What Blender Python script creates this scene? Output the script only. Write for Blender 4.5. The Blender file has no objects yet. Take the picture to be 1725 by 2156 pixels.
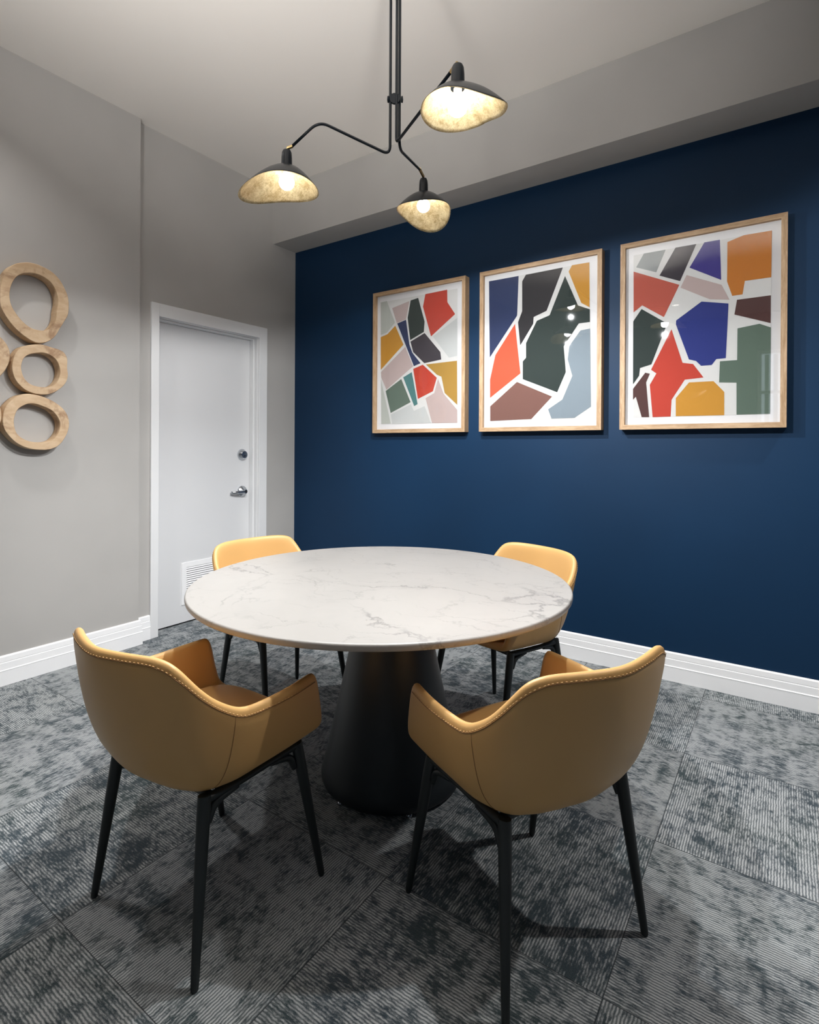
import bpy, bmesh, math, random
from mathutils import Vector, Matrix
R = math.radians
sc = bpy.context.scene
col = sc.collection
PI = math.pi

# ------------------------------------------------------------------ camera, world, exposure
cam_d = bpy.data.cameras.new('camera')
cam = bpy.data.objects.new('camera', cam_d); col.objects.link(cam); sc.camera = cam
YAW, PITCH, ROLL = 0.6042, -0.00226, 0.00559
cam.matrix_world = (Matrix.Translation((0, 0, 1.25)) @ Matrix.Rotation(YAW, 4, 'Z')
                    @ Matrix.Rotation(PI/2 + PITCH, 4, 'X') @ Matrix.Rotation(ROLL, 4, 'Z'))
cam_d.sensor_fit = 'HORIZONTAL'; cam_d.sensor_width = 36
cam_d.lens = 1154.09/1725*36
cam_d.shift_x = (862.5-856.97)/1725
cam_d.shift_y = (946.36-1078)/1725
cam_d.clip_start = 0.02; cam_d.clip_end = 60

w = bpy.data.worlds.new('world'); sc.world = w; w.use_nodes = True
w.node_tree.nodes['Background'].inputs[0].default_value = (0.9, 0.95, 1.0, 1)
w.node_tree.nodes['Background'].inputs[1].default_value = 0.03
sc.view_settings.view_transform = 'Standard'; sc.view_settings.look = 'None'
sc.view_settings.gamma = 1; sc.view_settings.use_curve_mapping = False
sc.view_settings.exposure = 0.42

BULB = 28.0           # radiance of the bulb glass
BEAM = 50.0           # watts each reflector bulb throws downwards
REAR = 16.0            # watts of each added recessed fill downlight
UP = 17.0             # watts of each added fill uplighter
def area(name, loc, size, energy, color, rot=(0, 0, 0), spread=None):
    d = bpy.data.lights.new(name, 'AREA'); d.shape = 'DISK'; d.size = size; d.energy = energy; d.color = color
    if spread: d.spread = spread
    o = bpy.data.objects.new(name, d); o.location = loc; o.rotation_euler = rot; col.objects.link(o); return o

# ------------------------------------------------------------------ measured room
XD, XL, YB, YS = -3.4063, -3.3604, 3.2658, 3.0235      # door wall, left wall, blue wall, soffit front
HC, HS = 3.3209, 2.8896                                # ceiling, soffit underside
YSTEP = 1.890                                          # where the left wall steps back to the door wall
XR, YK = 3.2, -3.4                                     # right wall, back wall

# ------------------------------------------------------------------ materials
def srgb(r, g, b):
    f = lambda c: (c/255/12.92) if c/255 <= .04045 else ((c/255+.055)/1.055)**2.4
    return (f(r), f(g), f(b), 1)
class NT:
    """small node helper"""
    def __init__(s, name):
        s.m = bpy.data.materials.new(name); s.m.use_nodes = True; s.t = s.m.node_tree
        s.b = s.t.nodes['Principled BSDF']; s.out = s.t.nodes['Material Output']
        s._co = None
    def n(s, typ, **kw):
        nd = s.t.nodes.new(typ)
        for k, v in kw.items(): setattr(nd, k, v)
        return nd
    def link(s, a, b): s.t.links.new(a, b)
    def setin(s, nd, i, v):
        if hasattr(v, 'is_output') or isinstance(v, bpy.types.NodeSocket): s.link(v, nd.inputs[i])
        elif v is not None: nd.inputs[i].default_value = v
    def math(s, op, a, b=None, c=None):
        nd = s.n('ShaderNodeMath', operation=op)
        s.setin(nd, 0, a); s.setin(nd, 1, b)
        if c is not None: s.setin(nd, 2, c)
        return nd.outputs[0]
    def co(s):
        if not s._co: s._co = s.n('ShaderNodeTexCoord').outputs['Object']
        return s._co
    def xyz(s, v):
        nd = s.n('ShaderNodeSeparateXYZ'); s.link(v, nd.inputs[0]); return nd.outputs
    def vec(s, x, y, z):
        nd = s.n('ShaderNodeCombineXYZ'); s.setin(nd, 0, x); s.setin(nd, 1, y); s.setin(nd, 2, z); return nd.outputs[0]
    def scale(s, v, k):
        nd = s.n('ShaderNodeVectorMath', operation='MULTIPLY'); s.link(v, nd.inputs[0]); nd.inputs[1].default_value = k; return nd.outputs[0]
    def noise(s, v, sc_, det=4, rough=.5, dist=0):
        nd = s.n('ShaderNodeTexNoise'); s.link(v, nd.inputs['Vector'])
        nd.inputs['Scale'].default_value = sc_; nd.inputs['Detail'].default_value = det
        nd.inputs['Roughness'].default_value = rough; nd.inputs['Distortion'].default_value = dist
        return nd.outputs['Fac']
    def ramp(s, f, lo, hi, smooth=True):
        nd = s.n('ShaderNodeMapRange'); nd.interpolation_type = 'SMOOTHSTEP' if smooth else 'LINEAR'
        s.link(f, nd.inputs[0]); nd.inputs[1].default_value = lo; nd.inputs[2].default_value = hi
        return nd.outputs[0]
    def mix(s, f, a, b):
        nd = s.n('ShaderNodeMix', data_type='RGBA')
        s.setin(nd, 0, f); s.setin(nd, 6, a); s.setin(nd, 7, b); return nd.outputs[2]
    def bump(s, h, strength, dist):
        nd = s.n('ShaderNodeBump'); nd.inputs['Strength'].default_value = strength
        nd.inputs['Distance'].default_value = dist; s.link(h, nd.inputs['Height'])
        s.link(nd.outputs[0], s.b.inputs['Normal'])
    def base(s, c): s.setin(s.b, 'Base Color', c)
    def rough(s, r): s.setin(s.b, 'Roughness', r)
def plain(name, c, rough=.5, metal=0, bumpsc=None, bs=.1, spec=.5, coat=0):
    n = NT(name); n.base(c); n.rough(rough); n.b.inputs['Metallic'].default_value = metal
    n.b.inputs['Specular IOR Level'].default_value = spec
    if coat: n.b.inputs['Coat Weight'].default_value = coat
    if bumpsc: n.bump(n.noise(n.co(), bumpsc, 3), bs, .002)
    return n.m
def paint(name, c, rough, var=.05, spec=.4):
    n = NT(name); f = n.noise(n.co(), 1.3, 3)
    n.base(n.mix(n.ramp(f, .3, .7), tuple(x*(1-var) for x in c[:3])+(1,), tuple(x*(1+var) for x in c[:3])+(1,)))
    n.rough(rough); n.b.inputs['Specular IOR Level'].default_value = spec
    n.bump(n.noise(n.co(), 260, 2), .08, .0015); return n.m
M = {}
M['grey'] = paint('grey wall paint', (.425, .412, .395, 1), .62)
M['ceil'] = paint('ceiling paint', (.80, .765, .72, 1), .8, .01)
M['blue'] = paint('navy wall paint', (.0035, .025, .066, 1), .55, .06, .22)
M['white'] = plain('white trim paint', (.88, .88, .885, 1), .38, bumpsc=40, bs=.03)
M['door'] = plain('white door paint', (.68, .685, .695, 1), .42, bumpsc=25, bs=.03)
M['casing'] = plain('white casing paint', (.74, .745, .75, 1), .38, bumpsc=40, bs=.03)
M['black'] = plain('black powder coat', (.010, .013, .014, 1), .42, bumpsc=900, bs=.05)
M['leg'] = plain('black stained leg', (.009, .013, .014, 1), .48, bumpsc=120, bs=.06)
M['cone'] = plain('dark table base lacquer', (.011, .015, .018, 1), .45, bumpsc=500, bs=.05)
M['chrome'] = plain('satin chrome', (.55, .57, .60, 1), .22, 1)
M['dark'] = plain('gap shade and lock black', (.004, .004, .004, 1), .9)  # near-black standing in for shade in gaps; also colours the lock parts
M['brass'] = plain('brass', (.62, .44, .20, 1), .3, 1)
M['mat'] = plain('white picture mat', (.66, .66, .67, 1), .9)
M['seam'] = plain('dark seam thread', (.28, .145, .05, 1), .7)
M['thread'] = plain('tan thread', (.66, .40, .17, 1), .7)
M['lampblack'] = plain('black lamp metal', (.006, .009, .013, 1), .30, spec=.25)

def leather():
    n = NT('tan leather'); f = n.noise(n.co(), 3, 3)
    n.base(n.mix(f, (.60, .350, .128, 1), (.655, .388, .148, 1)))
    n.rough(.42); n.b.inputs['Specular IOR Level'].default_value = .4
    v = n.n('ShaderNodeTexVoronoi'); n.link(n.co(), v.inputs['Vector']); v.inputs['Scale'].default_value = 700
    n.bump(v.outputs['Distance'], .10, .0006); return n.m
M['leather'] = leather()

def gold():
    n = NT('gold leaf'); c = n.co()
    f1 = n.noise(c, 26, 8, .82, .25); f2 = n.noise(n.scale(c, (1, 6, 2)), 90, 3, .8)
    f = n.math('ADD', n.math('MULTIPLY', f1, .7), n.math('MULTIPLY', f2, .3))
    n.base(n.mix(n.ramp(f, .38, .62), (.46, .32, .14, 1), (.86, .72, .44, 1)))
    n.rough(.42); n.b.inputs['Metallic'].default_value = .75
    n.bump(f, .5, .003); return n.m
M['gold'] = gold()

def oak(name, axis):
    n = NT(name); k = [(6, 60, 60), None, (60, 60, 6)][axis]
    v = n.scale(n.co(), k); f = n.noise(v, 1.6, 5, .6, .8); g = n.noise(v, 7, 3, .6)
    h = n.math('ADD', n.math('MULTIPLY', f, .7), n.math('MULTIPLY', g, .3))
    n.base(n.mix(n.ramp(h, .34, .66), (.33, .205, .105, 1), (.50, .345, .210, 1)))
    n.rough(.6); n.bump(h, .12, .001); return n.m
M['oakh'] = oak('oak grain horizontal', 0); M['oakv'] = oak('oak grain vertical', 2)

def ringwood():
    n = NT('pale teak root'); c = n.co()
    f = n.noise(n.scale(c, (8, 8, 22)), 1.2, 4, .55, .8); g = n.noise(c, 8, 5, .65, .6); h = n.noise(c, 90, 3, .7)
    base = n.mix(n.ramp(f, .3, .7), (.50, .34, .20, 1), (.60, .44, .28, 1))
    st = n.mix(n.ramp(g, .50, .68), base, (.33, .20, .11, 1))
    n.base(st); n.rough(.65); n.bump(n.math('ADD', f, n.math('MULTIPLY', h, .3)), .15, .0015); return n.m
M['ring'] = ringwood()

def marble():
    n = NT('white marble'); c = n.co()
    warp = n.n('ShaderNodeTexNoise'); n.link(c, warp.inputs['Vector']); warp.inputs['Scale'].default_value = 2.6
    warp.inputs['Detail'].default_value = 6; warp.inputs['Roughness'].default_value = .62
    wv = n.n('ShaderNodeVectorMath', operation='MULTIPLY_ADD'); n.link(warp.outputs['Color'], wv.inputs[0])
    wv.inputs[1].default_value = (.55, .55, .3); n.link(c, wv.inputs[2])
    def veins(sc_, width, stretch):
        rot = n.n('ShaderNodeMapping'); n.link(wv.outputs[0], rot.inputs[0])
        rot.inputs['Rotation'].default_value = (0, 0, stretch[2]); rot.inputs['Scale'].default_value = (stretch[0], stretch[1], 1)
        v = n.n('ShaderNodeTexVoronoi', feature='DISTANCE_TO_EDGE'); n.link(rot.outputs[0], v.inputs['Vector'])
        v.inputs['Scale'].default_value = sc_
        return n.math('SUBTRACT', 1, n.ramp(v.outputs['Distance'], 0, width))
    gate = n.ramp(n.noise(c, 3.2, 3), .40, .60)
    gate2 = n.ramp(n.noise(n.scale(c, (1.3, 1, 1)), 4.7, 3), .40, .62)
    v1 = n.math('MULTIPLY', veins(1.7, .020, (.8, 1.6, .2)), gate)
    v2 = n.math('MULTIPLY', veins(4.2, .030, (.7, 1.7, .25)), n.math('MULTIPLY', gate2, .55))
    cloud = n.ramp(n.noise(wv.outputs[0], 2.2, 5, .6), .4, .75)
    v = n.math('MINIMUM', n.math('ADD', v1, v2), 1)
    b0 = n.mix(cloud, (.375, .360, .342, 1), (.34, .327, .311, 1))
    n.base(n.mix(n.math('MULTIPLY', v, .62), b0, (.15, .147, .143, 1)))
    n.rough(.33); n.b.inputs['Specular IOR Level'].default_value = .45; return n.m
M['marble'] = marble()

def carpet():
    n = NT('grey blue carpet tiles'); x, y, z = n.xyz(n.co())
    T = .6125
    fx = n.math('DIVIDE', n.math('ADD', x, .335), T); fy = n.math('DIVIDE', n.math('SUBTRACT', y, .670), T)
    ix = n.math('FLOOR', fx); iy = n.math('FLOOR', fy)
    lx = n.math('SUBTRACT', fx, ix); ly = n.math('SUBTRACT', fy, iy)
    par = n.math('FLOORED_MODULO', n.math('ADD', ix, iy), 2)
    inv = n.math('SUBTRACT', 1, par)
    # odd tiles run along X, even ones along Y
    al = n.math('ADD', n.math('MULTIPLY', x, par), n.math('MULTIPLY', y, inv))
    ac = n.math('ADD', n.math('MULTIPLY', y, par), n.math('MULTIPLY', x, inv))
    tid = n.math('ADD', n.math('MULTIPLY', ix, 7.31), n.math('MULTIPLY', iy, 3.77))
    wn = n.n('ShaderNodeTexWhiteNoise', noise_dimensions='1D'); n.link(tid, wn.inputs['W'])
    v1 = n.vec(n.math('MULTIPLY', al, 7.5), n.math('MULTIPLY', ac, 12.5), tid)
    n1 = n.noise(v1, 1.25, 9, .80, .5)
    v2 = n.vec(n.math('MULTIPLY', al, 42), n.math('MULTIPLY', ac, 133.33), tid)
    n2 = n.noise(v2, 1.0, 3, .6)
    v3 = n.vec(n.math('MULTIPLY', ac, 5), n.math('MULTIPLY', al, 24), tid)
    n3 = n.noise(v3, 1.0, 3, .55)
    msum = n.math('ADD', n.math('ADD', n.math('MULTIPLY', n1, .48), n.math('MULTIPLY', n2, .32)), n.math('MULTIPLY', n3, .20))
    msum = n.math('ADD', msum, n.math('MULTIPLY', n.math('SUBTRACT', wn.outputs['Value'], .5), .05))
    mask = n.ramp(msum, .415, .565)
    # tufted rows, 7.5 mm pitch, broken into loops
    jit = n.math('MULTIPLY', n.noise(n.vec(n.math('MULTIPLY', al, 90), n.math('MULTIPLY', ac, 12), tid), 1, 2), .62)
    ph = n.math('ADD', n.math('MULTIPLY', ac, 2*PI/.0075), n.math('MULTIPLY', jit, 6.28))
    rows = n.math('MULTIPLY_ADD', n.math('SINE', ph), .5, .5)
    rows = n.ramp(rows, .12, .80)
    grain = n.noise(n.co(), 420, 2, .6)
    lf = n.math('MULTIPLY', mask, n.math('MULTIPLY_ADD', rows, .74, .26))
    lf = n.math('ADD', lf, n.math('MULTIPLY', n.math('SUBTRACT', grain, .5), .55))
    lf = n.math('MAXIMUM', n.math('MINIMUM', lf, 1.1), 0)
    hue = n.ramp(n.noise(n.co(), 2.2, 3), .4, .65)
    dark = n.mix(hue, (.036, .053, .066, 1), (.034, .053, .057, 1))
    c = n.mix(lf, dark, (.45, .465, .468, 1))
    ex = n.math('MINIMUM', n.math('MINIMUM', lx, n.math('SUBTRACT', 1, lx)), n.math('MINIMUM', ly, n.math('SUBTRACT', 1, ly)))
    seam = n.ramp(ex, .0, .0035)
    n.base(n.mix(seam, (.03, .036, .04, 1), c))
    n.rough(.95); n.b.inputs['Specular IOR Level'].default_value = .15
    n.b.inputs['Sheen Weight'].default_value = .12
    h = n.math('ADD', n.math('MULTIPLY', rows, .6), n.math('MULTIPLY', grain, .8))
    n.bump(n.math('MULTIPLY', h, seam), .55, .003); return n.m
M['carpet'] = carpet()

def emit(name, c, s):
    n = NT(name); e = n.n('ShaderNodeEmission'); e.inputs[0].default_value = c; e.inputs[1].default_value = s
    n.link(e.outputs[0], n.out.inputs[0]); return n.m
M['bulb'] = emit('lit bulb', (.98, .99, 1.0, 1), BULB)
M['pane'] = emit('daylight behind window', (.75, .86, 1, 1), 1.6)
M['down'] = emit('lit fill downlight lens', (1, .96, .9, 1), 6)
def pic_glass():
    n = NT('picture glass'); g = n.n('ShaderNodeBsdfGlossy'); g.inputs['Roughness'].default_value = .02
    t = n.n('ShaderNodeBsdfTransparent'); fr = n.n('ShaderNodeFresnel'); gm = n.n('ShaderNodeNewGeometry')
    # same reflectance on both faces of the thin pane
    n.link(n.math('MULTIPLY_ADD', gm.outputs['Backfacing'], 1/1.5-1.5, 1.5), fr.inputs[0])
    mx = n.n('ShaderNodeMixShader'); n.link(fr.outputs[0], mx.inputs[0]); n.link(t.outputs[0], mx.inputs[1]); n.link(g.outputs[0], mx.inputs[2])
    n.link(mx.outputs[0], n.out.inputs[0]); return n.m
M['glass'] = pic_glass()
INK = dict(paper=(208, 208, 206), fog=(198, 202, 194), blush=(200, 180, 176), forest=(34, 50, 46), red=(200, 62, 42),
           cloud=(207, 210, 209), ochre=(208, 148, 44), navy=(30, 48, 92), charcoal=(52, 46, 56), mustard=(184, 142, 54),
           teal=(72, 128, 128), sage=(94, 114, 100), black=(36, 34, 38), vermilion=(222, 92, 58), brown=(128, 88, 78),
           steel=(138, 152, 162), grey=(150, 156, 156), violet=(58, 48, 140), orange=(206, 124, 32), coral=(196, 90, 72),
           royal=(28, 46, 132), umber=(82, 48, 44))
for k, c in INK.items(): M['ink_'+k] = plain('print '+k, tuple(v*(.88 if k == "paper" else .70) for v in srgb(*c)[:3])+(1,), .8)

# ------------------------------------------------------------------ mesh helpers
def obj(name, bm, mats, parent=None, smooth=False, angle=None):
    bm.normal_update(); me = bpy.data.meshes.new(name); bm.to_mesh(me); bm.free()
    o = bpy.data.objects.new(name, me); col.objects.link(o)
    for m in (mats if isinstance(mats, (list, tuple)) else [mats]): me.materials.append(m)
    if smooth:
        for p in me.polygons: p.use_smooth = True
        if angle: me.set_sharp_from_angle(angle=R(angle))
    if parent: o.parent = parent
    return o
def tag(o, label, cat, group=None):
    o['label'] = label; o['category'] = cat
    if group: o['group'] = group
    return o
def struct(o): o['kind'] = 'structure'; return o
def thing(name, label, cat, loc, rz=0, group=None):
    o = bpy.data.objects.new(name, None); col.objects.link(o); o.location = loc; o.rotation_euler = (0, 0, rz)
    o.empty_display_size = .1
    return tag(o, label, cat, group)
def box(bm, x0, x1, y0, y1, z0, z1, mi=0, bev=0):
    vs = [bm.verts.new((x, y, z)) for x in (x0, x1) for y in (y0, y1) for z in (z0, z1)]
    fs = [bm.faces.new([vs[i] for i in f]) for f in ((0,1,3,2),(4,6,7,5),(0,4,5,1),(2,3,7,6),(0,2,6,4),(1,5,7,3))]
    for f in fs: f.material_index = mi
    if bev:
        es = list({e for f in fs for e in f.edges})
        r = bmesh.ops.bevel(bm, geom=es, offset=bev, segments=2, affect='EDGES', profile=.5)
        for f in r['faces']: f.material_index = mi
    return bm
def fillet(pts, rad, seg=8):
    pts = [Vector(p) for p in pts]; out = [pts[0]]
    for i in range(1, len(pts)-1):
        a, b, c = pts[i-1], pts[i], pts[i+1]
        r_ = rad[i] if isinstance(rad, (list, tuple)) else rad
        d1 = (a-b); d2 = (c-b); r1 = min(r_, d1.length*.48); r2 = min(r_, d2.length*.48)
        p, q = b+d1.normalized()*r1, b+d2.normalized()*r2
        for k in range(seg+1):
            t = k/seg; out.append(p*(1-t)**2+b*2*t*(1-t)+q*t*t)
    out.append(pts[-1]); return out
def tube(bm, pts, rad, seg=12, mi=0, cap=True, sx=1.0):
    pts = [Vector(p) for p in pts]; n = len(pts)
    rad = rad if isinstance(rad, (list, tuple)) else [rad]*n
    tang = [(pts[min(i+1, n-1)]-pts[max(i-1, 0)]).normalized() for i in range(n)]
    up = Vector((0, 0, 1)) if abs(tang[0].z) < .9 else Vector((0, 1, 0))
    u = tang[0].cross(up).normalized(); rings = []
    for i in range(n):
        u = (u - tang[i]*u.dot(tang[i])).normalized(); v = tang[i].cross(u)
        rings.append([bm.verts.new(pts[i]+(u*math.cos(2*PI*k/seg)*sx+v*math.sin(2*PI*k/seg))*rad[i]) for k in range(seg)])
    for i in range(n-1):
        for k in range(seg):
            f = bm.faces.new((rings[i][k], rings[i][(k+1) % seg], rings[i+1][(k+1) % seg], rings[i+1][k])); f.material_index = mi; f.smooth = True
    if cap:
        for r_, rev in ((rings[0], True), (rings[-1], False)):
            f = bm.faces.new(r_[::-1] if rev else r_); f.material_index = mi
    return bm
def lathe(bm, prof, seg=48, c=(0, 0, 0), mi=0, axis=None):
    """prof: (r, z) from bottom to top; axis: optional rotation matrix"""
    A = axis or Matrix.Identity(3); c = Vector(c); rings = []
    for r_, z in prof:
        if r_ < 1e-6: rings.append([bm.verts.new(c+A @ Vector((0, 0, z)))])
        else: rings.append([bm.verts.new(c+A @ Vector((r_*math.cos(2*PI*k/seg), r_*math.sin(2*PI*k/seg), z))) for k in range(seg)])
    for a, b in zip(rings, rings[1:]):
        for k in range(seg):
            k2 = (k+1) % seg
            q = [a[k % len(a)], a[k2 % len(a)], b[k2 % len(b)], b[k % len(b)]]
            q2 = []
            for v in q:
                if v not in q2: q2.append(v)
            if len(q2) > 2: f = bm.faces.new(q2); f.material_index = mi; f.smooth = True
    return bm
def prof_sweep(bm, prof, path, mi=0):
    """prof: (d, z) outline (d = distance out of the wall); path: list of (x, y, nx, ny) mitred points"""
    rows = [[bm.verts.new((x+nx*d, y+ny*d, z)) for d, z in prof] for x, y, nx, ny in path]
    n = len(prof)
    for a, b in zip(rows, rows[1:]):
        for k in range(n): bm.faces.new((a[k], a[(k+1) % n], b[(k+1) % n], b[k])).material_index = mi
    bm.faces.new(rows[0]); bm.faces.new(rows[-1][::-1])
    bmesh.ops.recalc_face_normals(bm, faces=bm.faces[:]); return bm

# measured outlines of the printed shapes (metres from the centre of each frame) and of the wood rings (y, z on the wall)
ART = {
 'a': dict(box=(-2.5285,-1.7513,1.3587,2.3972), shapes=[
  ('paper', [(-0.3328,0.4506),(0.3158,0.4500),(0.3218,-0.4545),(-0.3224,-0.4515)]),
  ('fog', [(-0.3328,0.4506),(-0.2764,0.4533),(-0.2011,0.2853),(-0.2748,0.2202),(-0.3311,0.2101)]),
  ('blush', [(-0.2273,0.3939),(-0.0749,0.4235),(-0.1038,0.2966),(-0.1851,0.2801)]),
  ('forest', [(-0.0647,0.4263),(0.0001,0.4345),(0.0550,0.2605),(0.0492,0.1882),(-0.0666,0.1432),(-0.0896,0.3054)]),
  ('red', [(0.0599,0.4515),(0.2369,0.4546),(0.2387,0.3691),(0.2997,0.2798),(0.1086,0.1503),(0.0406,0.3668)]),
  ('cloud', [(0.3171,0.2524),(0.3188,-0.0033),(0.2529,-0.0105),(0.1232,0.1487)]),
  ('ochre', [(-0.1983,0.2622),(-0.1247,0.1173),(-0.3293,-0.0490),(-0.3310,0.1936),(-0.2693,0.2087)]),
  ('navy', [(-0.1811,0.2763),(-0.1038,0.2934),(-0.0728,0.1120),(-0.0468,0.0511),(0.0233,-0.0288),(-0.0334,-0.0452)]),
  ('charcoal', [(-0.0640,0.1323),(0.0555,0.1802),(0.1853,0.0344),(0.1928,-0.0174),(0.0545,-0.0314),(-0.0404,0.0558)]),
  ('blush', [(-0.1090,0.0997),(-0.0397,-0.0447),(-0.2761,-0.1986),(-0.3248,-0.1044),(-0.3278,-0.0657)]),
  ('mustard', [(0.0669,-0.0408),(0.3167,-0.0362),(0.3210,-0.3342),(0.2216,-0.2488),(0.1948,-0.1350),(0.1588,-0.1202)]),
  ('red', [(-0.0396,-0.0638),(0.0421,-0.0408),(0.1578,-0.1407),(0.1269,-0.2315),(0.0024,-0.2793)]),
  ('teal', [(-0.1257,-0.1181),(-0.0510,-0.0862),(0.0001,-0.3160),(-0.0289,-0.3286)]),
  ('sage', [(-0.2828,-0.2081),(-0.1427,-0.1288),(-0.0598,-0.2998),(-0.2355,-0.3706)]),
  ('cloud', [(-0.2341,-0.3826),(-0.0571,-0.3137),(-0.0312,-0.3623),(0.0590,-0.3320),(0.1126,-0.4520),(-0.2215,-0.4514)]),
  ('blush', [(0.1674,-0.1485),(0.2134,-0.2535),(0.3212,-0.3693),(0.3218,-0.4545),(0.1211,-0.4522),(0.0660,-0.2771),(0.1379,-0.2444)]),
  ('fog', [(-0.3274,-0.1208),(-0.2337,-0.4479),(-0.3224,-0.4493)]),
 ]),
 'b': dict(box=(-1.6451,-0.8675,1.3672,2.4037), shapes=[
  ('paper', [(-0.3328,0.4512),(0.3124,0.4537),(0.3266,-0.4510),(-0.3184,-0.4557)]),
  ('navy', [(-0.3328,0.4512),(-0.1280,0.4504),(-0.1364,0.2029),(-0.3243,-0.0443)]),
  ('black', [(-0.1040,0.4127),(-0.0796,0.4494),(0.1548,0.4521),(0.0551,0.2065),(-0.0274,0.1793),(-0.0300,0.1382),(-0.1143,0.0135),(-0.1301,0.1600),(-0.1028,0.2264)]),
  ('forest', [(0.1678,0.3990),(0.2463,0.2118),(0.3158,0.1793),(0.3163,0.1056),(0.2514,0.1051),(0.1623,-0.0209),(0.1759,-0.1760),(0.1240,-0.2931),(-0.0961,-0.1995),(-0.0968,-0.0888),(-0.0753,-0.0674),(-0.0759,0.0235),(-0.0061,0.1536),(0.0740,0.1768)]),
  ('ochre', [(0.2095,0.4553),(0.3115,0.4538),(0.3140,0.1908),(0.2655,0.2239),(0.1892,0.4210)]),
  ('vermilion', [(-0.1501,0.1522),(-0.1121,-0.1621),(-0.3204,-0.3061),(-0.3212,-0.1873),(-0.2842,-0.0315)]),
  ('brown', [(-0.1347,-0.2147),(0.0929,-0.3176),(-0.0388,-0.4503),(-0.3184,-0.4557),(-0.3190,-0.3611)]),
  ('steel', [(0.2621,0.0626),(0.3174,0.0674),(0.3253,-0.3878),(0.2302,-0.4502),(0.0900,-0.4509),(0.0683,-0.3942),(0.1562,-0.3385),(0.2154,-0.2009),(0.1871,-0.1014),(0.1965,-0.0208)]),
 ]),
 'c': dict(box=(-0.7666,0.0047,1.3608,2.3941), shapes=[
  ('paper', [(-0.3207,0.4542),(0.3213,0.4513),(0.3186,-0.4489),(-0.3164,-0.4498)]),
  ('grey', [(-0.2669,0.4539),(-0.1565,0.4533),(-0.2030,0.3390),(-0.3067,0.3847)]),
  ('charcoal', [(-0.1084,0.4542),(-0.0090,0.4533),(-0.0853,0.2711),(-0.1869,0.3182)]),
  ('violet', [(0.0280,0.4540),(0.0988,0.4531),(0.1055,0.2453),(-0.0406,0.3348)]),
  ('orange', [(0.1322,0.4336),(0.2026,0.4534),(0.3213,0.4513),(0.3197,0.2223),(0.2093,0.2228),(0.1996,0.1565),(0.1549,0.1559),(0.1318,0.2333)]),
  ('coral', [(-0.3201,0.3639),(-0.0888,0.2521),(-0.1634,0.0898),(-0.2741,0.1694),(-0.3187,0.1361)]),
  ('blush', [(-0.0543,0.2984),(0.1073,0.2198),(0.1432,0.1384),(0.0551,0.1534),(-0.0833,0.2361)]),
  ('royal', [(0.0168,0.1476),(0.1390,0.1196),(0.1287,-0.1578),(0.0859,-0.1590),(0.0656,-0.1877),(0.0166,-0.1882),(-0.0070,-0.1606),(-0.0406,-0.1499),(-0.1041,0.0427),(-0.1030,0.0642)]),
  ('umber', [(0.1759,0.1329),(0.3187,0.1339),(0.3185,-0.0028),(0.1651,0.0598)]),
  ('forest', [(-0.2771,0.1495),(-0.1468,0.0532),(-0.2248,-0.1607),(-0.2834,-0.1762),(-0.2876,-0.2181),(-0.3195,-0.2651),(-0.3203,0.0865)]),
  ('red', [(-0.1255,0.0196),(-0.0709,-0.1649),(-0.0207,-0.1755),(0.0283,-0.2499),(-0.0598,-0.2556),(-0.1232,-0.3595),(-0.1269,-0.4490),(-0.2168,-0.4498),(-0.2322,-0.2724),(-0.1990,-0.2123),(-0.2265,-0.1901)]),
  ('umber', [(-0.2559,-0.2041),(-0.2320,-0.2112),(-0.2512,-0.2578),(-0.2343,-0.4493),(-0.2728,-0.4483),(-0.3042,-0.3342),(-0.3189,-0.3506),(-0.3193,-0.2897)]),
  ('ochre', [(-0.0392,-0.2712),(0.0744,-0.2721),(0.1227,-0.3305),(0.1234,-0.4491),(-0.1017,-0.4477),(-0.1023,-0.3512)]),
  ('sage', [(0.1789,-0.0121),(0.2728,-0.0002),(0.3196,-0.0241),(0.3186,-0.4477),(0.1773,-0.4483),(0.1763,-0.2862),(0.0994,-0.2800),(0.1025,-0.1718),(0.1783,-0.1721)]),
 ]),
}
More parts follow.
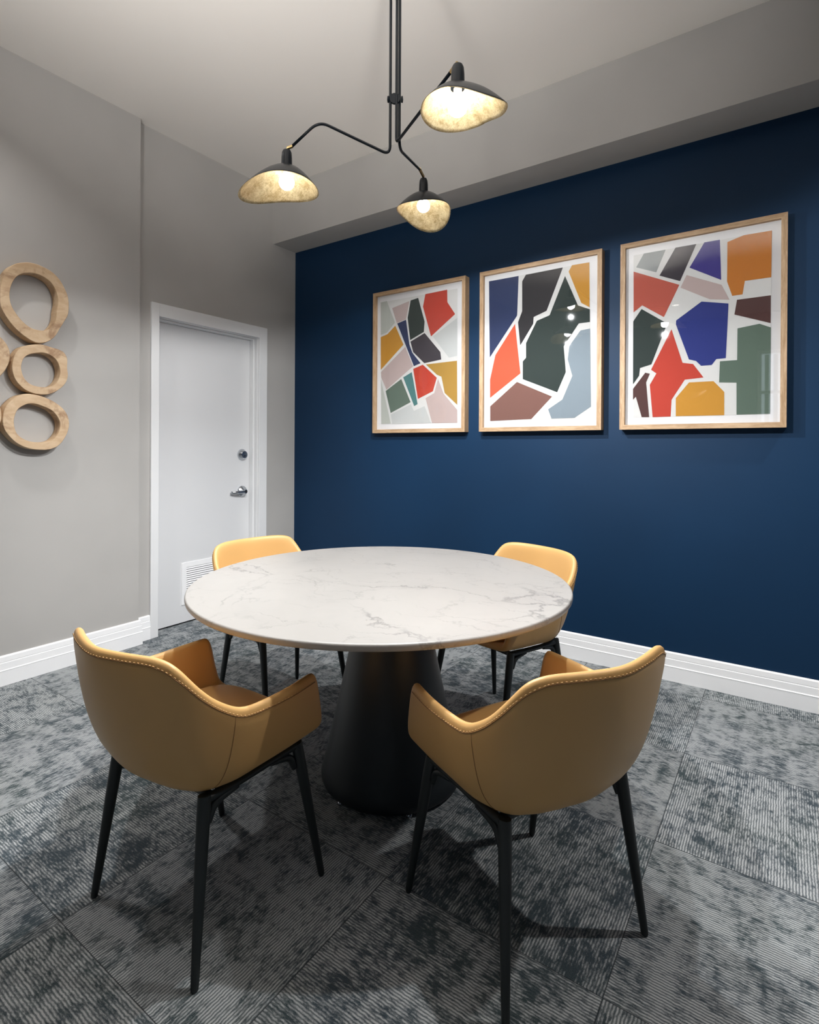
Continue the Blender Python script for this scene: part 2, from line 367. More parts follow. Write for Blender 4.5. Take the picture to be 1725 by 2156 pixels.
RINGS = [
 ([(1.2272,2.2152),(1.1770,2.1900),(1.1404,2.1395),(1.1205,2.0730),(1.1167,2.0156),(1.1208,1.9601),(1.1411,1.9171),(1.1781,1.8671),(1.2201,1.8312),(1.2631,1.8068),(1.3026,1.8018),(1.3430,1.8199),(1.3749,1.8529),(1.3980,1.8977),(1.4214,1.9430),(1.4412,1.9880),(1.4434,2.0607),(1.4303,2.1091),(1.3970,2.1674),(1.3552,2.2020),(1.3055,2.2184),(1.2659,2.2222)],
  [(1.2402,2.1623),(1.2063,2.1451),(1.1814,2.1145),(1.1650,2.0698),(1.1603,2.0210),(1.1695,1.9754),(1.1945,1.9327),(1.2241,1.8999),(1.2585,1.8771),(1.3024,1.8713),(1.3382,1.8817),(1.3632,1.9115),(1.3769,1.9495),(1.3800,1.9907),(1.3872,2.0379),(1.3833,2.0776),(1.3693,2.1148),(1.3463,2.1443),(1.3102,2.1625),(1.2749,2.1681)]),
 ([(1.2850,1.7941),(1.2416,1.7823),(1.2077,1.7639),(1.1827,1.7241),(1.1717,1.6747),(1.1748,1.6272),(1.1915,1.5858),(1.2253,1.5505),(1.2684,1.5309),(1.3125,1.5272),(1.3577,1.5375),(1.3993,1.5665),(1.4275,1.6000),(1.4407,1.6426),(1.4367,1.6885),(1.4374,1.7349),(1.4221,1.7687),(1.3938,1.7824),(1.3568,1.7894),(1.3205,1.7962)],
  [(1.2940,1.7499),(1.2547,1.7368),(1.2290,1.7161),(1.2164,1.6853),(1.2144,1.6512),(1.2272,1.6090),(1.2509,1.5822),(1.2814,1.5705),(1.3213,1.5683),(1.3576,1.5778),(1.3851,1.6059),(1.3989,1.6532),(1.3941,1.6934),(1.3754,1.7264),(1.3478,1.7453),(1.3207,1.7529)]),
 ([(1.2339,1.5255),(1.1918,1.5089),(1.1589,1.4776),(1.1386,1.4430),(1.1307,1.3952),(1.1349,1.3434),(1.1595,1.3013),(1.1968,1.2635),(1.2435,1.2396),(1.2958,1.2299),(1.3497,1.2324),(1.3958,1.2554),(1.4286,1.3019),(1.4466,1.3540),(1.4449,1.4055),(1.4233,1.4507),(1.3856,1.4840),(1.3396,1.5084),(1.2860,1.5240)],
  [(1.2599,1.4752),(1.2299,1.4658),(1.2004,1.4421),(1.1859,1.4076),(1.1819,1.3690),(1.1924,1.3213),(1.2177,1.2929),(1.2563,1.2749),(1.3046,1.2706),(1.3495,1.2777),(1.3770,1.3009),(1.3955,1.3369),(1.4000,1.3779),(1.3859,1.4129),(1.3581,1.4443),(1.3217,1.4621),(1.2905,1.4724)]),
]
# ------------------------------------------------------------------ the room
struct(obj('floor', box(bmesh.new(), XD-.3, XR+.1, YK-.1, YB+.1, -.06, 0), M['carpet']))
struct(obj('ceiling', box(bmesh.new(), XD-.3, XR+.1, YK-.1, YB+.1, HC, HC+.06), M['ceil']))
struct(obj('wall_blue', box(bmesh.new(), XD-.3, XR+.1, YB, YB+.1, 0, HC), M['blue']))
struct(obj('trim_soffit', box(bmesh.new(), XD, XR, YS, YB-.0005, HS, HC-.0005), M['grey']))
DY0, DY1, DZ = 2.036, 2.878, 2.112        # door opening
XQ = XD-.088                              # door leaf face
bm = bmesh.new()
box(bm, XD-.15, XD, YSTEP, DY0-.012, 0, HC-.0005); box(bm, XD-.15, XD, DY1+.012, YB-.0005, 0, HC-.0005)
box(bm, XD-.15, XD, DY0-.012, DY1+.012, DZ+.012, HC-.0005)
struct(obj('wall_door', bm, M['grey']))
struct(obj('wall_left', box(bmesh.new(), XL-.2, XL, YK, YSTEP, 0, HC-.0005), M['grey']))
struct(obj('wall_right', box(bmesh.new(), XR, XR+.1, YK, YB-.0005, 0, HC-.0005), M['blue']))
# back wall with a window opening
WX0, WX1, WZ0, WZ1 = -.35, .95, 1.35, 2.75
bm = bmesh.new()
box(bm, XL, WX0, YK-.1, YK, 0, HC-.0005); box(bm, WX1, XR, YK-.1, YK, 0, HC-.0005)
box(bm, WX0, WX1, YK-.1, YK, 0, WZ0); box(bm, WX0, WX1, YK-.1, YK, WZ1, HC-.0005)
struct(obj('wall_back', bm, M['blue']))
wf = bmesh.new()
for a in ((WX0, WX0+.05, WZ0, WZ1), (WX1-.05, WX1, WZ0, WZ1), (WX0+.05, WX1-.05, WZ0, WZ0+.05), (WX0+.05, WX1-.05, WZ1-.05, WZ1),
          (WX0+.05, WX1-.05, 2.1, 2.14)):
    box(wf, a[0], a[1], YK-.08, YK+.02, a[2], a[3])
win = struct(obj('window_1', wf, M['white']))
obj('window_pane', box(bmesh.new(), WX0+.05, WX1-.05, YK-.07, YK-.06, WZ0+.05, WZ1-.05), M['pane'], win)
bl = bmesh.new()
for k in range(11):
    x = WX0+.09+k*.11; box(bl, x, x+.055, YK-.045, YK-.04, WZ0+.06, WZ1-.06)
obj('window_blind', bl, M['grey'], win)

# baseboards
BP = [(0, 0), (.018, 0), (.018, .076), (.0195, .079), (.015, .083), (.014, .117), (.0105, .119), (.0105, .121), (.012, .123), (.010, .148), (.006, .1545), (0, .1545)]
bm = prof_sweep(bmesh.new(), BP, [(XD+.02, YB, 0, -1), (XR, YB, 0, -1)]); struct(obj('baseboard_blue', bm, M['white']))
bm = prof_sweep(bmesh.new(), BP, [(XL, YK, 1, 0), (XL, YSTEP, 1, 1), (XD, YSTEP, 1, 1), (XD, DY0-.05, 1, 0)])
struct(obj('baseboard_left', bm, M['white']))
bm = prof_sweep(bmesh.new(), BP, [(XD, DY1+.075, 1, 0), (XD, YB-.02, 1, 0)]); struct(obj('baseboard_door', bm, M['white']))

# door: casing and jamb are the structure, the leaf with its fittings hangs in it
bm = bmesh.new()
CT = 2.194
box(bm, XD, XD+.017, DY0-.050, DY0+.004, 0, CT, bev=.002); box(bm, XD, XD+.017, DY1-.004, DY1+.073, 0, CT, bev=.002)
box(bm, XD, XD+.017, DY0+.004, DY1-.004, DZ-.004, CT, bev=.002)
for a, b, s in ((DY0-.012, DY0+.002, 1), (DY1-.002, DY1+.012, -1)):
    box(bm, XQ-.05, XD, a, b, 0, DZ+.012)
box(bm, XQ-.05, XD, DY0, DY1, DZ-.002, DZ+.012)
# stepped stop on the jamb
for x0, x1, t in ((XD-.030, XD-.004, .006), (XQ+.002, XD-.045, .016)):
    box(bm, x0, x1, DY0, DY0+t, 0, DZ, bev=.001); box(bm, x0, x1, DY1-t, DY1, 0, DZ, bev=.001); box(bm, x0, x1, DY0+t, DY1-t, DZ-t, DZ, bev=.001)
struct(obj('trim_1', bm, M['casing']))
leaf = struct(obj('door_1', box(bmesh.new(), XQ-.045, XQ, DY0+.004, DY1-.004, .012, DZ-.005, bev=.0015), M['door']))
struct(obj('door_gap_shade', box(bmesh.new(), XQ-.06, XQ-.05, DY0-.02, DY1+.02, 0, DZ+.02), M['dark']))   # dark sheet standing in for the shade behind the door
# grille
GY0, GY1, GZ0, GZ1 = 2.275, 2.66, .135, .432
bm = bmesh.new(); t = .036
for a in ((GY0, GY0+t, GZ0, GZ1), (GY1-t, GY1, GZ0, GZ1), (GY0+t, GY1-t, GZ0, GZ0+t), (GY0+t, GY1-t, GZ1-t, GZ1)):
    box(bm, XQ, XQ+.006, a[0], a[1], a[2], a[3])
gr = obj('vent_grille', bm, M['white'], leaf)
obj('vent_shade', box(bmesh.new(), XQ+.0002, XQ+.001, GY0+t, GY1-t, GZ0+t, GZ1-t), M['dark'], gr)  # dark sheet on the leaf, painted as the shade behind the louvres
bm = bmesh.new(); n = 15
for k in range(n):
    z = GZ0+t+(k+.5)*(GZ1-GZ0-2*t)/n
    v = [bm.verts.new(p) for y in (GY0+t, GY1-t) for p in ((XQ+.0015, y, z+.005), (XQ+.0055, y, z-.0045), (XQ+.0045, y, z-.0055), (XQ+.001, y, z+.004))]
    for i in range(4): bm.faces.new((v[i], v[(i+1) % 4], v[4+(i+1) % 4], v[4+i]))
obj('louvre', bm, M['white'], gr)
# deadbolt
rx = Matrix.Rotation(PI/2, 3, 'Y')
DYH, DZH, DZB = 2.792, .907, 1.193
bm = lathe(bmesh.new(), [(.044, 0), (.044, .005), (.040, .013), (.029, .032), (.027, .035), (0, .035)], 32, (XQ, DYH, DZB), axis=rx)
db = obj('deadbolt', bm, M['chrome'], leaf, True, 40)
bm = lathe(bmesh.new(), [(.0055, 0), (.0055, .0006), (0, .0006)], 16, (XQ+.0351, DYH, DZB-.010), axis=rx)
obj('keyhole', bm, M['dark'], db)
# lever handle
bm = lathe(bmesh.new(), [(.043, 0), (.043, .007), (.039, .014), (.022, .022), (.015, .026), (.015, .052), (0, .052)], 32, (XQ, DYH, DZH), axis=rx)
hd = obj('door_handle', bm, M['chrome'], leaf, True, 40)
bm = bmesh.new()
tube(bm, fillet([(XQ+.044, DYH+.012, DZH), (XQ+.046, DYH-.03, DZH-.001), (XQ+.040, DYH-.085, DZH-.003), (XQ+.020, DYH-.115, DZH-.004)], .02), .0115, 12, sx=.8)
obj('lever', bm, M['chrome'], hd, True)
bm = lathe(bmesh.new(), [(.0085, 0), (.0085, .006), (0, .006)], 16, (XQ+.050, DYH, DZH), axis=rx)
obj('lock_cylinder', bm, M['dark'], hd, True, 40)

# ------------------------------------------------------------------ added fill lamps, outside the frame
for i, (x, y, e) in enumerate(((1.05, 2.60, 1.3), (-2.70, .75, .38), (.9, -2.0, .12), (-1.3, -2.2, .12))):  # unseen downlights, added to brighten the walls and floor
    bm = lathe(bmesh.new(), [(.045, HC-.0005), (.045, HC-.004), (.065, HC-.004), (.068, HC-.0005)], 32, (x, y, 0))
    lt = ('added white recessed fill downlight in the ceiling on the navy wall side', 'added white recessed fill downlight in the ceiling near the grey ring wall',
          'added white recessed fill downlight behind the camera on the right', 'added white recessed fill downlight behind the camera on the left')[i]
    o = tag(obj('fill_downlight', bm, M['white'], smooth=True, angle=40), lt, 'downlight', 'added recessed fill downlights out of the frame')
    obj('lens', lathe(bmesh.new(), [(.0449, HC-.002), (0, HC-.002)], 32, (x, y, 0)), M['down'], o)
    area('fill_downlight_beam', (x, y, HC-.01), .09, REAR*e, (1, .98, .96), spread=R(118))
for i, (x, y) in enumerate(((.75, -.45), (-.9, -.75))):  # unseen uplighters, added to brighten the ceiling
    fl = thing('fill_floor_lamp', ('added black uplighter fill lamp behind the camera on the right', 'added black uplighter fill lamp behind the camera on the left')[i],
               'lamp', (x, y, 0), 0, 'added uplighter fill lamps behind the camera')
    obj('base', lathe(bmesh.new(), [(0, 0), (.14, 0), (.14, .012), (.02, .022), (0, .022)], 40), M['lampblack'], fl, True, 40)
    obj('pole', lathe(bmesh.new(), [(.011, .02), (.011, 1.80), (0, 1.80)], 16), M['lampblack'], fl, True, 40)
    obj('bowl', lathe(bmesh.new(), [(.012, 1.78), (.08, 1.80), (.15, 1.86), (.19, 1.93), (.186, 1.93), (.145, 1.865), (.078, 1.81), (0, 1.80)], 48), M['lampblack'], fl, True, 60)
    tgt = Vector(((-.5, .9), (-1.6, .6))[i]+(HC,)); q = (tgt-Vector((x, y, 1.95))).to_track_quat('-Z', 'Y')
    area('fill_uplight', (x, y, 1.95), .40, UP, (1, .975, .95), rot=q.to_euler(), spread=R(70))

# ------------------------------------------------------------------ framed prints
LBL = dict(a='oak framed print nearest the room corner, with many small shapes and a teal sliver',
           b='middle oak framed print with a tall dark green shape beside black and navy ones',
           c='oak framed print on the right with a royal blue block and orange corner')
FD = .057
for key in 'abc':
    x0, x1, z0, z1 = ART[key]['box']; z0, z1 = 1.361, 2.398
    cx, cz = (ART[key]['box'][0]+x1)/2, (ART[key]['box'][2]+ART[key]['box'][3])/2
    fr = thing('framed_print', LBL[key], 'picture', (cx, YB, 1.361), 0, 'three oak framed prints on the navy wall')
    cz -= 1.361; hw = (x1-x0)/2; H_ = z1-z0; w_ = .026
    bm = bmesh.new()
    F0, F1 = -FD, -.0015
    def member(o4, mi):
        # mitred bar: outer edge a-b, inner edge c-d, in (x, z)
        v = [bm.verts.new((x, y, z)) for y in (F0, F1) for x, z in o4]
        fs = [bm.faces.new(v[0:4]), bm.faces.new(v[7:3:-1])]+[bm.faces.new((v[i], v[i+4], v[(i+1) % 4+4], v[(i+1) % 4])) for i in range(4)]
        for f in fs: f.material_index = mi
    member([(-hw, 0), (hw, 0), (hw-w_, w_), (-hw+w_, w_)], 0)
    member([(hw, H_), (-hw, H_), (-hw+w_, H_-w_), (hw-w_, H_-w_)], 0)
    member([(-hw, H_), (-hw, 0), (-hw+w_, w_), (-hw+w_, H_-w_)], 1)
    member([(hw, 0), (hw, H_), (hw-w_, H_-w_), (hw-w_, w_)], 1)
    bmesh.ops.recalc_face_normals(bm, faces=bm.faces[:])
    obj('frame', bm, [M['oakh'], M['oakv']], fr)
    obj('mat_board', box(bmesh.new(), -hw+w_, hw-w_, -.034, -.031, w_, H_-w_), M['mat'], fr)
    obj('glass', box(bmesh.new(), -hw+w_, hw-w_, -.0495, -.0480, w_, H_-w_), M['glass'], fr)
    bm = bmesh.new(); mats = []
    for i, (ink, pts) in enumerate(ART[key]['shapes']):
        yy = -.0350 if i == 0 else -.0358
        mats.append(M['ink_'+ink])
        vs = [bm.verts.new((x, yy, z+cz)) for x, z in pts]
        if i == 0:   # the sheet has a thickness
            vb = [bm.verts.new((x, -.0340, z+cz)) for x, z in pts]
            for k in range(len(vs)): bm.faces.new((vs[k], vs[(k+1) % len(vs)], vb[(k+1) % len(vs)], vb[k]))
        f = bm.faces.new(vs); f.material_index = i
        if i:
            f.normal_update()
            if f.normal.y > 0: f.normal_flip()
    obj('print_sheet', bm, mats, fr)

# ------------------------------------------------------------------ wood ring wall sculpture
ws = thing('wall_sculpture', 'wall sculpture of pale wooden root rings stacked on the grey wall', 'wall art', (XL, 1.25, 1.70))
def smooth_loop(p, n):
    m = len(p); out = []
    for i in range(n):
        t = i/n*m; k = int(t); f = t-k
        a, b, c, d = (Vector(p[(k+j-1) % m]) for j in range(4))
        out.append(.5*((2*b)+(c-a)*f+(2*a-5*b+4*c-d)*f*f+(3*b-a-3*c+d)*f**3))
    return out
def angular(p, c, n, off=0):
    """resample a loop at equal angles round c"""
    q = smooth_loop(p, 240); out = []
    ang = [math.atan2(v.y-c.y, v.x-c.x) for v in q]
    for i in range(n):
        a = -PI+2*PI*i/n
        j = min(range(len(q)), key=lambda k: abs((ang[k]-a+PI) % (2*PI)-PI)); out.append(q[j])
    return out
rng = random.Random(4)
def round_loop(cy, cz, r, ph): return [(cy+r*(1+.05*math.sin(2*a+ph)+.03*math.sin(3*a))*math.cos(a), cz+r*(1+.05*math.sin(2*a+ph))*math.sin(a)) for a in [2*PI*i/24 for i in range(24)]]
loops = list(RINGS)
loops.append((round_loop(1.006, 1.693, .152, .5), round_loop(1.006, 1.693, .085, .2)))
loops.append((round_loop(.972, 1.395, .148, 1.5), round_loop(.972, 1.395, .090, 2)))
for outer, inner in loops:
    c = sum((Vector(v) for v in inner), Vector((0, 0)))/len(inner); n = 96
    o_, i_ = angular(outer, c, n), angular(inner, c, n)
    D = .068; prof = [(1, .003), (1, D-.004), (.95, D), (.5, D+.001), (.05, D), (0, D-.004), (0, .003)]
    bm = bmesh.new(); rings = []
    for k in range(n):
        rings.append([bm.verts.new((d, i_[k].x+(o_[k].x-i_[k].x)*s-1.25, i_[k].y+(o_[k].y-i_[k].y)*s-1.70)) for s, d in prof])
    for k in range(n):
        a, b = rings[k], rings[(k+1) % n]
        for j in range(len(prof)): bm.faces.new((a[j], a[(j+1) % len(prof)], b[(j+1) % len(prof)], b[j]))
    bmesh.ops.recalc_face_normals(bm, faces=bm.faces[:])
    obj('wood_ring', bm, M['ring'], ws, True, 45)

# ------------------------------------------------------------------ table
TX, TY = -1.266, 1.670
tb = thing('round_table', 'round white marble table on a black cone base', 'table', (TX, TY, 0))
RT = .700; e = .009
prof = [(0, .7278), (RT-.010, .7278), (RT-.004, .7295), (RT-.001, .733), (RT, .738)]+[(RT-.007+.007*math.cos(a), .743+.007*math.sin(a)) for a in [R(15*k) for k in range(7)]]+[(0, .750)]
obj('tabletop', lathe(bmesh.new(), prof, 160), M['marble'], tb, True, 35)
obj('support_plate', lathe(bmesh.new(), [(0, .716), (RT-.06, .716), (RT-.05, .7278), (0, .7278)], 96), M['cone'], tb, True, 30)
cp = [(0, .012), (.252, .012), (.262, .016), (.2665, .026), (.267, .040)]+[(.267-(.267-.116)*((z-.04)/.676)**.93, z) for z in [.04+.676*k/24 for k in range(1, 25)]]
obj('cone_base', lathe(bmesh.new(), cp, 96, (.032, .027, 0)), M['cone'], tb, True, 50)
for k in range(6):
    a = R(20+60*k); obj('glide_foot', lathe(bmesh.new(), [(0, 0), (.011, 0), (.012, .004), (.008, .0125), (0, .0125)], 16, (.032+.248*math.cos(a), .027+.248*math.sin(a), 0)), M['chrome'], tb, True)

# ------------------------------------------------------------------ chairs
RIM = [(0, -.336, .776), (.10, -.320, .778), (.185, -.291, .776), (.236, -.266, .755), (.260, -.216, .700), (.264, -.155, .648), (.268, -.095, .616), (.270, -.02, .611), (.268, .07, .614), (.256, .165, .620)]
def crv(p, t):
    m = len(p)-1; t = min(max(t, 0), 1)*m; k = min(int(t), m-1); f = t-k
    g = lambda i: Vector(p[i]) if 0 <= i <= m else (Vector(p[0])*2-Vector(p[1]) if i < 0 else Vector(p[m])*2-Vector(p[m-1]))
    if k == 0: a = Vector((-p[1][0], p[1][1], p[1][2]))
    else: a = g(k-1)
    b, c, d = g(k), g(k+1), g(k+2)
    return .5*((2*b)+(c-a)*f+(2*a-5*b+4*c-d)*f*f+(3*b-a-3*c+d)*f**3)
# knee line (lower outline of the bucket) for the same parameter
KNEE = [(0, -.290, .385), (.085, -.287, .385), (.156, -.265, .378), (.196, -.214, .374), (.222, -.176, .380), (.240, -.135, .393), (.252, -.095, .405), (.255, -.02, .413), (.256, .08, .422), (.257, .205, .432)]
SPINE = [(0, -.10, .388), (0, -.095, .388), (0, -.085, .388), (0, -.07, .389), (0, -.05, .391), (0, -.02, .394), (0, .02, .399), (0, .07, .405), (0, .13, .411), (0, .200, .418)]
WGT = [1.35, 1.3, 1.4, 1.9, 2.5, 3.0, 3.6, 4.0, 5.0, 5.5]
def shell_pt(t, v):
    """t in -1..1 around the rim (0 = back), v 0..1 from the spine to the rim"""
    s = 1 if t >= 0 else -1; a = abs(t)
    r_, k_, c_ = crv(RIM, a), crv(KNEE, a), crv(SPINE, a)
    m = a*(len(WGT)-1); i = min(int(m), len(WGT)-2); w_ = WGT[i]+(WGT[i+1]-WGT[i])*(m-i)
    b0, b1, b2 = (1-v)**2, 2*v*(1-v)*w_, v*v
    p = (c_*b0+k_*b1+r_*b2)/(b0+b1+b2)
    return Vector((p.x*s, p.y, p.z))
def rim_pt(t): return shell_pt(t, 1)
NU, NV = 56, 18
def make_shell():
    bm = bmesh.new(); g = []
    for i in range(NU+1):
        t = -1+2*i/NU; g.append([bm.verts.new(shell_pt(t, (j/NV))) for j in range(NV+1)])
    for i in range(NU):
        for j in range(NV): bm.faces.new((g[i][j], g[i+1][j], g[i+1][j+1], g[i][j+1]))
    bmesh.ops.remove_doubles(bm, verts=bm.verts[:], dist=.0008)
    bmesh.ops.recalc_face_normals(bm, faces=bm.faces[:])
    bm.normal_update()
    # make normals point away from the sitter
    f = min(bm.faces, key=lambda f_: f_.calc_center_median().y)
    if f.normal.y > 0: bmesh.ops.reverse_faces(bm, faces=bm.faces[:])
    return bm
def seam_path(t, t0=None, v0=.45, v1=.985, n=26, off=.0006):
    out = []; tt_ = t; tb = t if t0 is None else t0
    for k in range(n+1):
        v = v0+(v1-v0)*k/n; t = tb+(tt_-tb)*k/n; p = shell_pt(t, v)
        du = shell_pt(min(t+.01, 1), v)-shell_pt(max(t-.01, -1), v); dv = shell_pt(t, min(v+.01, 1))-shell_pt(t, v-.01)
        nn = du.cross(dv).normalized()
        if nn.dot(Vector((p.x, p.y+.02, -.2))) < 0: nn = -nn
        out.append(p+nn*off)
    return out
def make_chair(label, loc, rz):
    t = thing('armchair', label, 'chair', loc, rz, 'tan leather armchairs round the marble table')
    sh = obj('seat_shell', make_shell(), M['leather'], t, True)
    m = sh.modifiers.new('thick', 'SOLIDIFY'); m.thickness = .030; m.offset = -1; m.use_even_offset = False; m.use_quality_normals = True
    m = sh.modifiers.new('round', 'SUBSURF'); m.levels = m.render_levels = 2
    bpy.context.view_layer.update(); ev = sh.evaluated_get(bpy.context.evaluated_depsgraph_get())
    def snap(p, off=.0004):
        ok, q, nn, _ = ev.closest_point_on_mesh(p); return (q+nn*off, nn) if ok else (p, Vector((0, 0, 1)))
    # edge seam following the rim, a little below it on the outside, with its stitches
    N = 300; path = []
    for k in range(N+1):
        tt = -1+2*k/N
        a, b = shell_pt(tt, .985), shell_pt(tt, .95)
        du = shell_pt(min(tt+.01, 1), .97)-shell_pt(max(tt-.01, -1), .97); nn = du.cross(a-b).normalized()
        if nn.dot(Vector((a.x, a.y-.02, 0))) < 0: nn = -nn
        path.append(snap(a+nn*.002))
    bm = bmesh.new(); tube(bm, [p for p, _ in path[3:-3]], .0011, 6)
    sm = obj('edge_seam', bm, M['seam'], sh, True)
    bm = bmesh.new(); L = 0; pos = []
    for k in range(4, N-4):
        L += (path[k+1][0]-path[k][0]).length
        if L > .0085: pos.append(k); L = 0
    for k in pos:
        p, nn = path[k]; p = p-nn*.0004; d = (path[k+1][0]-path[k-1][0]).normalized(); up = nn.cross(d)
        if up.z < 0: up = -up
        q, nn = snap(p+up*.0032, .0012)
        tube(bm, [q-d*.0030, q-d*.0015+nn*.0006, q+d*.0015+nn*.0006, q+d*.0030], [.0004, .0010, .0010, .0004], 6)
    obj('stitching', bm, M['thread'], sh, True)
    for s in (-1, 1):
        bm = bmesh.new(); tube(bm, [snap(p)[0] for p in seam_path(s*.615, s*.50)], .0009, 6); obj('side_seam', bm, M['seam'], sh, True)
    # seat pad
    bm = bmesh.new(); n = 40; rows = []
    for j, (z, ins) in enumerate([(.448, .030), (.462, .012), (.474, .010), (.481, .022), (.484, .055), (.485, .13), (.4855, .22)]):
        ring = []
        for k in range(n):
            a = 2*PI*k/n; ca, sa = math.cos(a), math.sin(a)
            hx = .214-.040*max(0, -sa); hy = .196
            ex = .5
            x = math.copysign(abs(ca)**ex, ca)*hx; y = math.copysign(abs(sa)**ex, sa)*hy-.022+.026
            q = Vector((x, y+.022, 0)); q = q*(1-ins/.24)
            ring.append(bm.verts.new((q.x, q.y-.022+ (0), z-.10*max(0, -(q.y)-.0)**2*0)))
        rows.append(ring)
    for a, b in zip(rows, rows[1:]):
        for k in range(n): bm.faces.new((a[k], a[(k+1) % n], b[(k+1) % n], b[k]))
    bm.faces.new(rows[-1]); bm.faces.new(rows[0][::-1])
    pd = obj('seat_pad', bm, M['leather'], t, True)
    m = pd.modifiers.new('round', 'SUBSURF'); m.levels = m.render_levels = 1
    # under frame: two side rails that flow into the legs, two cross rails
    bm = bmesh.new()
    for s in (-1, 1):
        tube(bm, [(s*.206, .125, .410), (s*.205, .05, .407), (s*.202, -.06, .402), (s*.195, -.150, .400)], [.0115, .0100, .0100, .0115], 12, sx=1.0)
        for yy, sgn, zz in ((.125, -1, .003), (-.155, 1, -.002)):
            tube(bm, fillet([(s*.207 if yy > 0 else s*.198, yy+sgn*.004, .345+zz), (s*.205 if yy > 0 else s*.197, yy+sgn*.018, .386+zz), (s*.203, yy+sgn*.085, .397+zz*.5)], .05, 8), [.0075]+[.0100]*9+[.0085], 10)
    for yy in (.110, -.140): tube(bm, [(-.19, yy, .400), (.19, yy, .400)], .0105, 12)
    obj('under_frame', bm, M['leg'], t, True, 50)
    for sx_, fy in ((-1, 1), (1, 1), (-1, -1), (1, -1)):
        top = Vector((sx_*(.206 if fy > 0 else .194), .130 if fy > 0 else -.160, .416 if fy > 0 else .412)); bot = Vector((sx_*.231, .210*fy, 0))
        bm = bmesh.new(); P, rr = [], []
        for k, (f, r_) in enumerate([(0, .0165), (.04, .0172), (.12, .0172), (.35, .0158), (.6, .0135), (.85, .0112), (.965, .0102), (.99, .0094), (1, .0075)]):
            P.append(top.lerp(bot, f)); rr.append(r_)
        tube(bm, P, rr, 16, sx=.86); obj('leg', bm, M['leg'], t, True, 60)
    return t
def dup(root, label, loc, rz):
    r_ = root.copy(); col.objects.link(r_); r_.location = loc; r_.rotation_euler = (0, 0, rz); r_['label'] = label
    for ch in list(root.children):
        c = ch.copy(); col.objects.link(c); c.parent = r_
        for g in list(ch.children):
            d = g.copy(); col.objects.link(d); d.parent = c
    return r_
ch = make_chair('tan leather armchair nearest the camera on the left, seen from behind', (-1.340, .970, 0), 0)
dup(ch, 'tan leather armchair nearest the camera on the right, turned left towards the table', (-.579, 1.394, 0), math.atan2(.43, -.9)-PI/2)
dup(ch, 'tan leather armchair behind the table in front of the white door', (-1.991, 1.848, 0), R(-7.8)-PI/2)
dup(ch, 'tan leather armchair behind the table below the middle framed print', (-1.068, 2.280, 0), R(-110)-PI/2)

# ------------------------------------------------------------------ three-armed ceiling lamp
SX, SY = -1.236, 1.700
lamp = thing('ceiling_lamp', 'black three-armed ceiling lamp with gold-lined metal shades above the table', 'lamp', (SX, SY, HC))
def L(x, y, z): return (x-SX, y-SY, z-HC)
rv = Vector((.823, .568, 0)); fv = Vector((-.568, .823, 0))
S0 = Vector((SX, SY, 0))
def at(d, f, z): p = S0+rv*d+fv*f; return Vector((p.x, p.y, z))
obj('ceiling_canopy', lathe(bmesh.new(), [(0, -.001), (.062, -.001), (.062, -.012), (.055, -.020), (0, -.020)][::-1], 48), M['lampblack'], lamp, True, 40)
arms = []
a0 = at(-.0195, .0, 0)
arms.append(dict(path=[(a0.x, a0.y, HC-.01), (a0.x, a0.y, 2.372), (-1.512, 1.570, 2.530), (-1.612, 1.523, 2.440)], rad=[0, .035, .045, 0], ap=(-1.6306, 1.5139, 2.366), az=R(216), sc=1.12, tilt=2, td=Vector((-.8, -.6, 0)), n=2.0))
a1 = at(.0155, .006, 0)
arms.append(dict(path=[(a1.x, a1.y, HC-.01), (a1.x, a1.y, 2.398), (-1.3727, 2.0805, 2.515)], rad=[0, .05, 0], ap=(-1.3955, 2.146, 2.447), az=R(106), sc=1.06, tilt=12, td=Vector((.2, .98, 0)), n=1.85))
a2 = at(.0045, -.006, 0)
arms.append(dict(path=[(a2.x, a2.y, HC-.01), (a2.x, a2.y, 2.415), (-.862, 1.484, 2.4275)], rad=[0, .022, 0], ap=(-.8307, 1.466, 2.362), az=R(0), sc=.98, tilt=12, td=Vector((.3, .95, 0)), n=1.5))
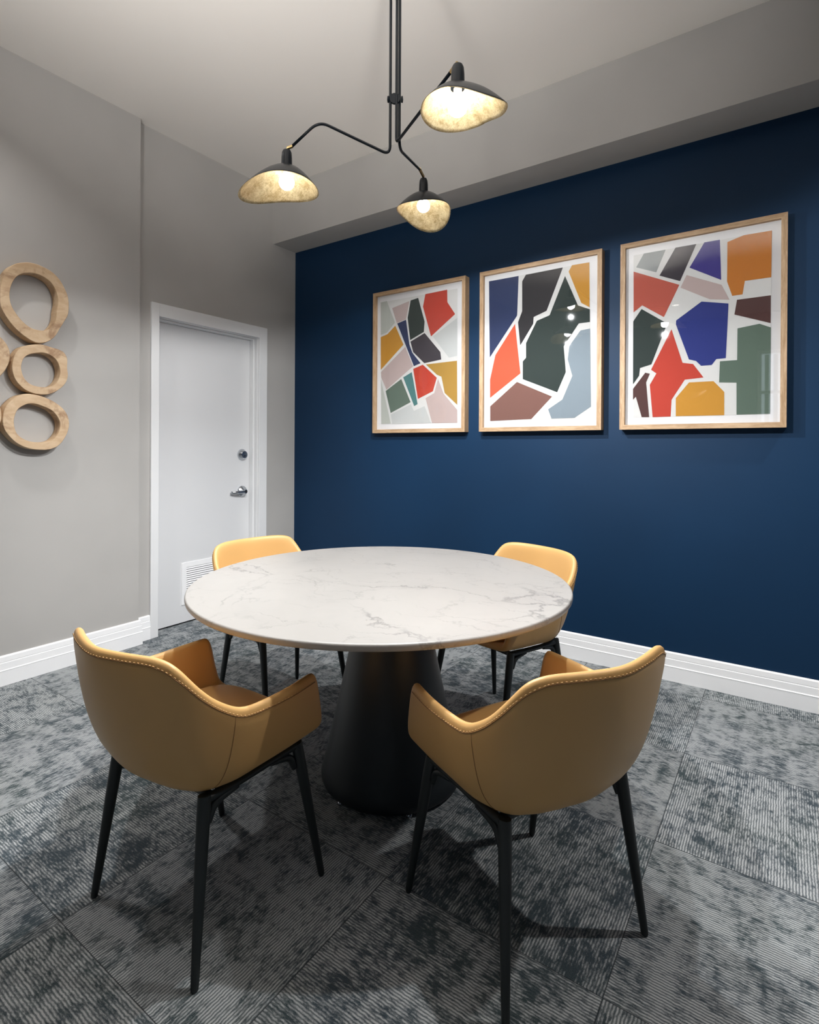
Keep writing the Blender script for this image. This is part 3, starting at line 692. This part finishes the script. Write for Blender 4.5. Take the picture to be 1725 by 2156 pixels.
for A in arms:
    P = [L(*p) for p in fillet(A['path'], A['rad'], 10)]
    bm = bmesh.new(); tube(bm, P, .0054, 12); arm = obj('arm', bm, M['lampblack'], lamp, True)
    ap = Vector(L(*A['ap'])); st = Vector((ap.x, ap.y, ap.z+.062))          # socket top
    e0 = Vector(P[-1]); bm = bmesh.new(); e1 = st+Vector((0, 0, .006)); e1 = e0+(e1-e0)*.92
    tube(bm, [e0+(e0-e1)*.15, e1], .0064, 12); tube(bm, [e1, st+Vector((0, 0, -.006))], .0040, 10)
    obj('swivel_joint', bm, M['brass'], arm, True, 40)
    sck = obj('socket', lathe(bmesh.new(), [(0, -.012), (.0215, -.012), (.0205, .030), (.0190, .050), (.0150, .059), (.004, .062), (0, .062)], 32, ap), M['lampblack'], lamp, True, 50)
    # shade: outer black skin, gold inside
    bm = bmesh.new(); s = A['sc']; az = A['az']; NP, NR = 72, 16; u = Vector((math.cos(az), math.sin(az), 0)); v = Vector((-math.sin(az), math.cos(az), 0))
    def sp(ph, rho, inset=0):
        c_, s_ = math.cos(ph), math.sin(ph)
        a_ = (.168 if c_ > 0 else .112); n_ = A['n'] if c_ > 0 else 2.1; n_ = 2.1+(n_-2.1)*min(1, abs(c_)*3)
        r_ = 1/((abs(c_)/a_)**n_+(abs(s_)/.118)**n_)**(1/n_)*s
        drop = -(.088+.028*max(0, c_)**3-.012*s_*s_)*s
        rr = max(rho, 0); p = ap+u*(c_*r_*rr)+v*(s_*r_*rr); 
        return p+Vector((0, 0, drop*rr**1.75-inset))
    for layer, ins in ((0, 0), (1, .0022)):
        g = [[bm.verts.new(sp(2*PI*k/NP, max(.06, j/NR)*(1 if layer == 0 else .995), ins)) for j in range(NR+1)] for k in range(NP)]
        if layer == 0: g0 = g
        for k in range(NP):
            a, b = g[k], g[(k+1) % NP]
            for j in range(NR):
                q = (a[j], a[j+1], b[j+1], b[j]); f = bm.faces.new(q if layer == 0 else q[::-1]); f.material_index = layer; f.smooth = True
        top = [r_[0] for r_ in g]; f = bm.faces.new(top if layer else top[::-1]); f.material_index = layer
    for k in range(NP):
        f = bm.faces.new((g0[k][NR], g[k][NR], g[(k+1) % NP][NR], g0[(k+1) % NP][NR])); f.material_index = 1
    bmesh.ops.recalc_face_normals(bm, faces=bm.faces[:])
    shd = obj('lamp_shade', bm, [M['lampblack'], M['gold']], lamp)
    for p in shd.data.polygons: p.use_smooth = True
    bc = ap+Vector((0, 0, -.066))
    bm = bmesh.new(); bmesh.ops.create_uvsphere(bm, u_segments=24, v_segments=16, radius=.030, matrix=Matrix.Translation(bc))
    obj('bulb', bm, M['bulb'], lamp, True)
    sd = bpy.data.lights.new('reflector_bulb', 'SPOT'); sd.energy = BEAM; sd.color = (.98, .99, 1.0)
    sd.spot_size = R(176); sd.spot_blend = .12; sd.shadow_soft_size = .014
    # wide-throwing bulb: stronger sideways than straight down
    sd.use_nodes = True; lt = sd.node_tree; em = lt.nodes['Emission']
    tc = lt.nodes.new('ShaderNodeTexCoord'); sx = lt.nodes.new('ShaderNodeSeparateXYZ'); lt.links.new(tc.outputs['Normal'], sx.inputs[0])
    ab = lt.nodes.new('ShaderNodeMath'); ab.operation = 'ABSOLUTE'; lt.links.new(sx.outputs[2], ab.inputs[0])
    cr = lt.nodes.new('ShaderNodeValToRGB'); lt.links.new(ab.outputs[0], cr.inputs[0])
    for i_, (p_, v_) in enumerate(((0, .22), (.35, .30), (.62, .80), (.74, .80), (.87, .42))):
        e_ = cr.color_ramp.elements[i_] if i_ < 2 else cr.color_ramp.elements.new(p_)
        e_.position = p_; e_.color = (v_, v_, v_, 1)
    ml = lt.nodes.new('ShaderNodeMath'); ml.operation = 'MULTIPLY'; ml.inputs[1].default_value = 2.1
    lt.links.new(cr.outputs[0], ml.inputs[0]); lt.links.new(ml.outputs[0], em.inputs['Strength'])
    so = bpy.data.objects.new('reflector_bulb', sd); col.objects.link(so); so.parent = lamp
    so.location = bc+Vector((0, 0, -.090)); so.rotation_euler = (Vector((0, 0, -1))+A['td']*math.tan(R(A['tilt']))).to_track_quat('-Z', 'Y').to_euler()
    bm = bmesh.new(); lathe(bm, [(.013, -.042), (.013, -.012)], 20, ap); obj('bulb_cap', bm, M['white'], lamp, True)
# clamp disc and knobs where the rods meet
zc = Vector(L(*at(0, 0, 2.585)))
bm = bmesh.new(); cc = zc+rv*-.002+fv*-.004
rot = Matrix((rv, Vector((0, 0, 1)), -fv)).transposed()
lathe(bm, [(0, -.005), (.0200, -.005), (.0205, 0), (.0200, .004), (0, .004)], 32, cc, axis=rot)
cl = obj('rod_clamp', bm, M['lampblack'], lamp, True, 40)
for s in (-1, 1):
    bm = bmesh.new(); rot2 = Matrix((fv, Vector((0, 0, 1)), rv*s)).transposed()
    lathe(bm, [(0, 0), (.010, 0), (.012, .003), (.011, .007), (0, .009)], 24, zc+rv*s*.0225+rv*-.001, axis=rot2); obj('clamp_knob', bm, M['lampblack'], cl, True, 40)
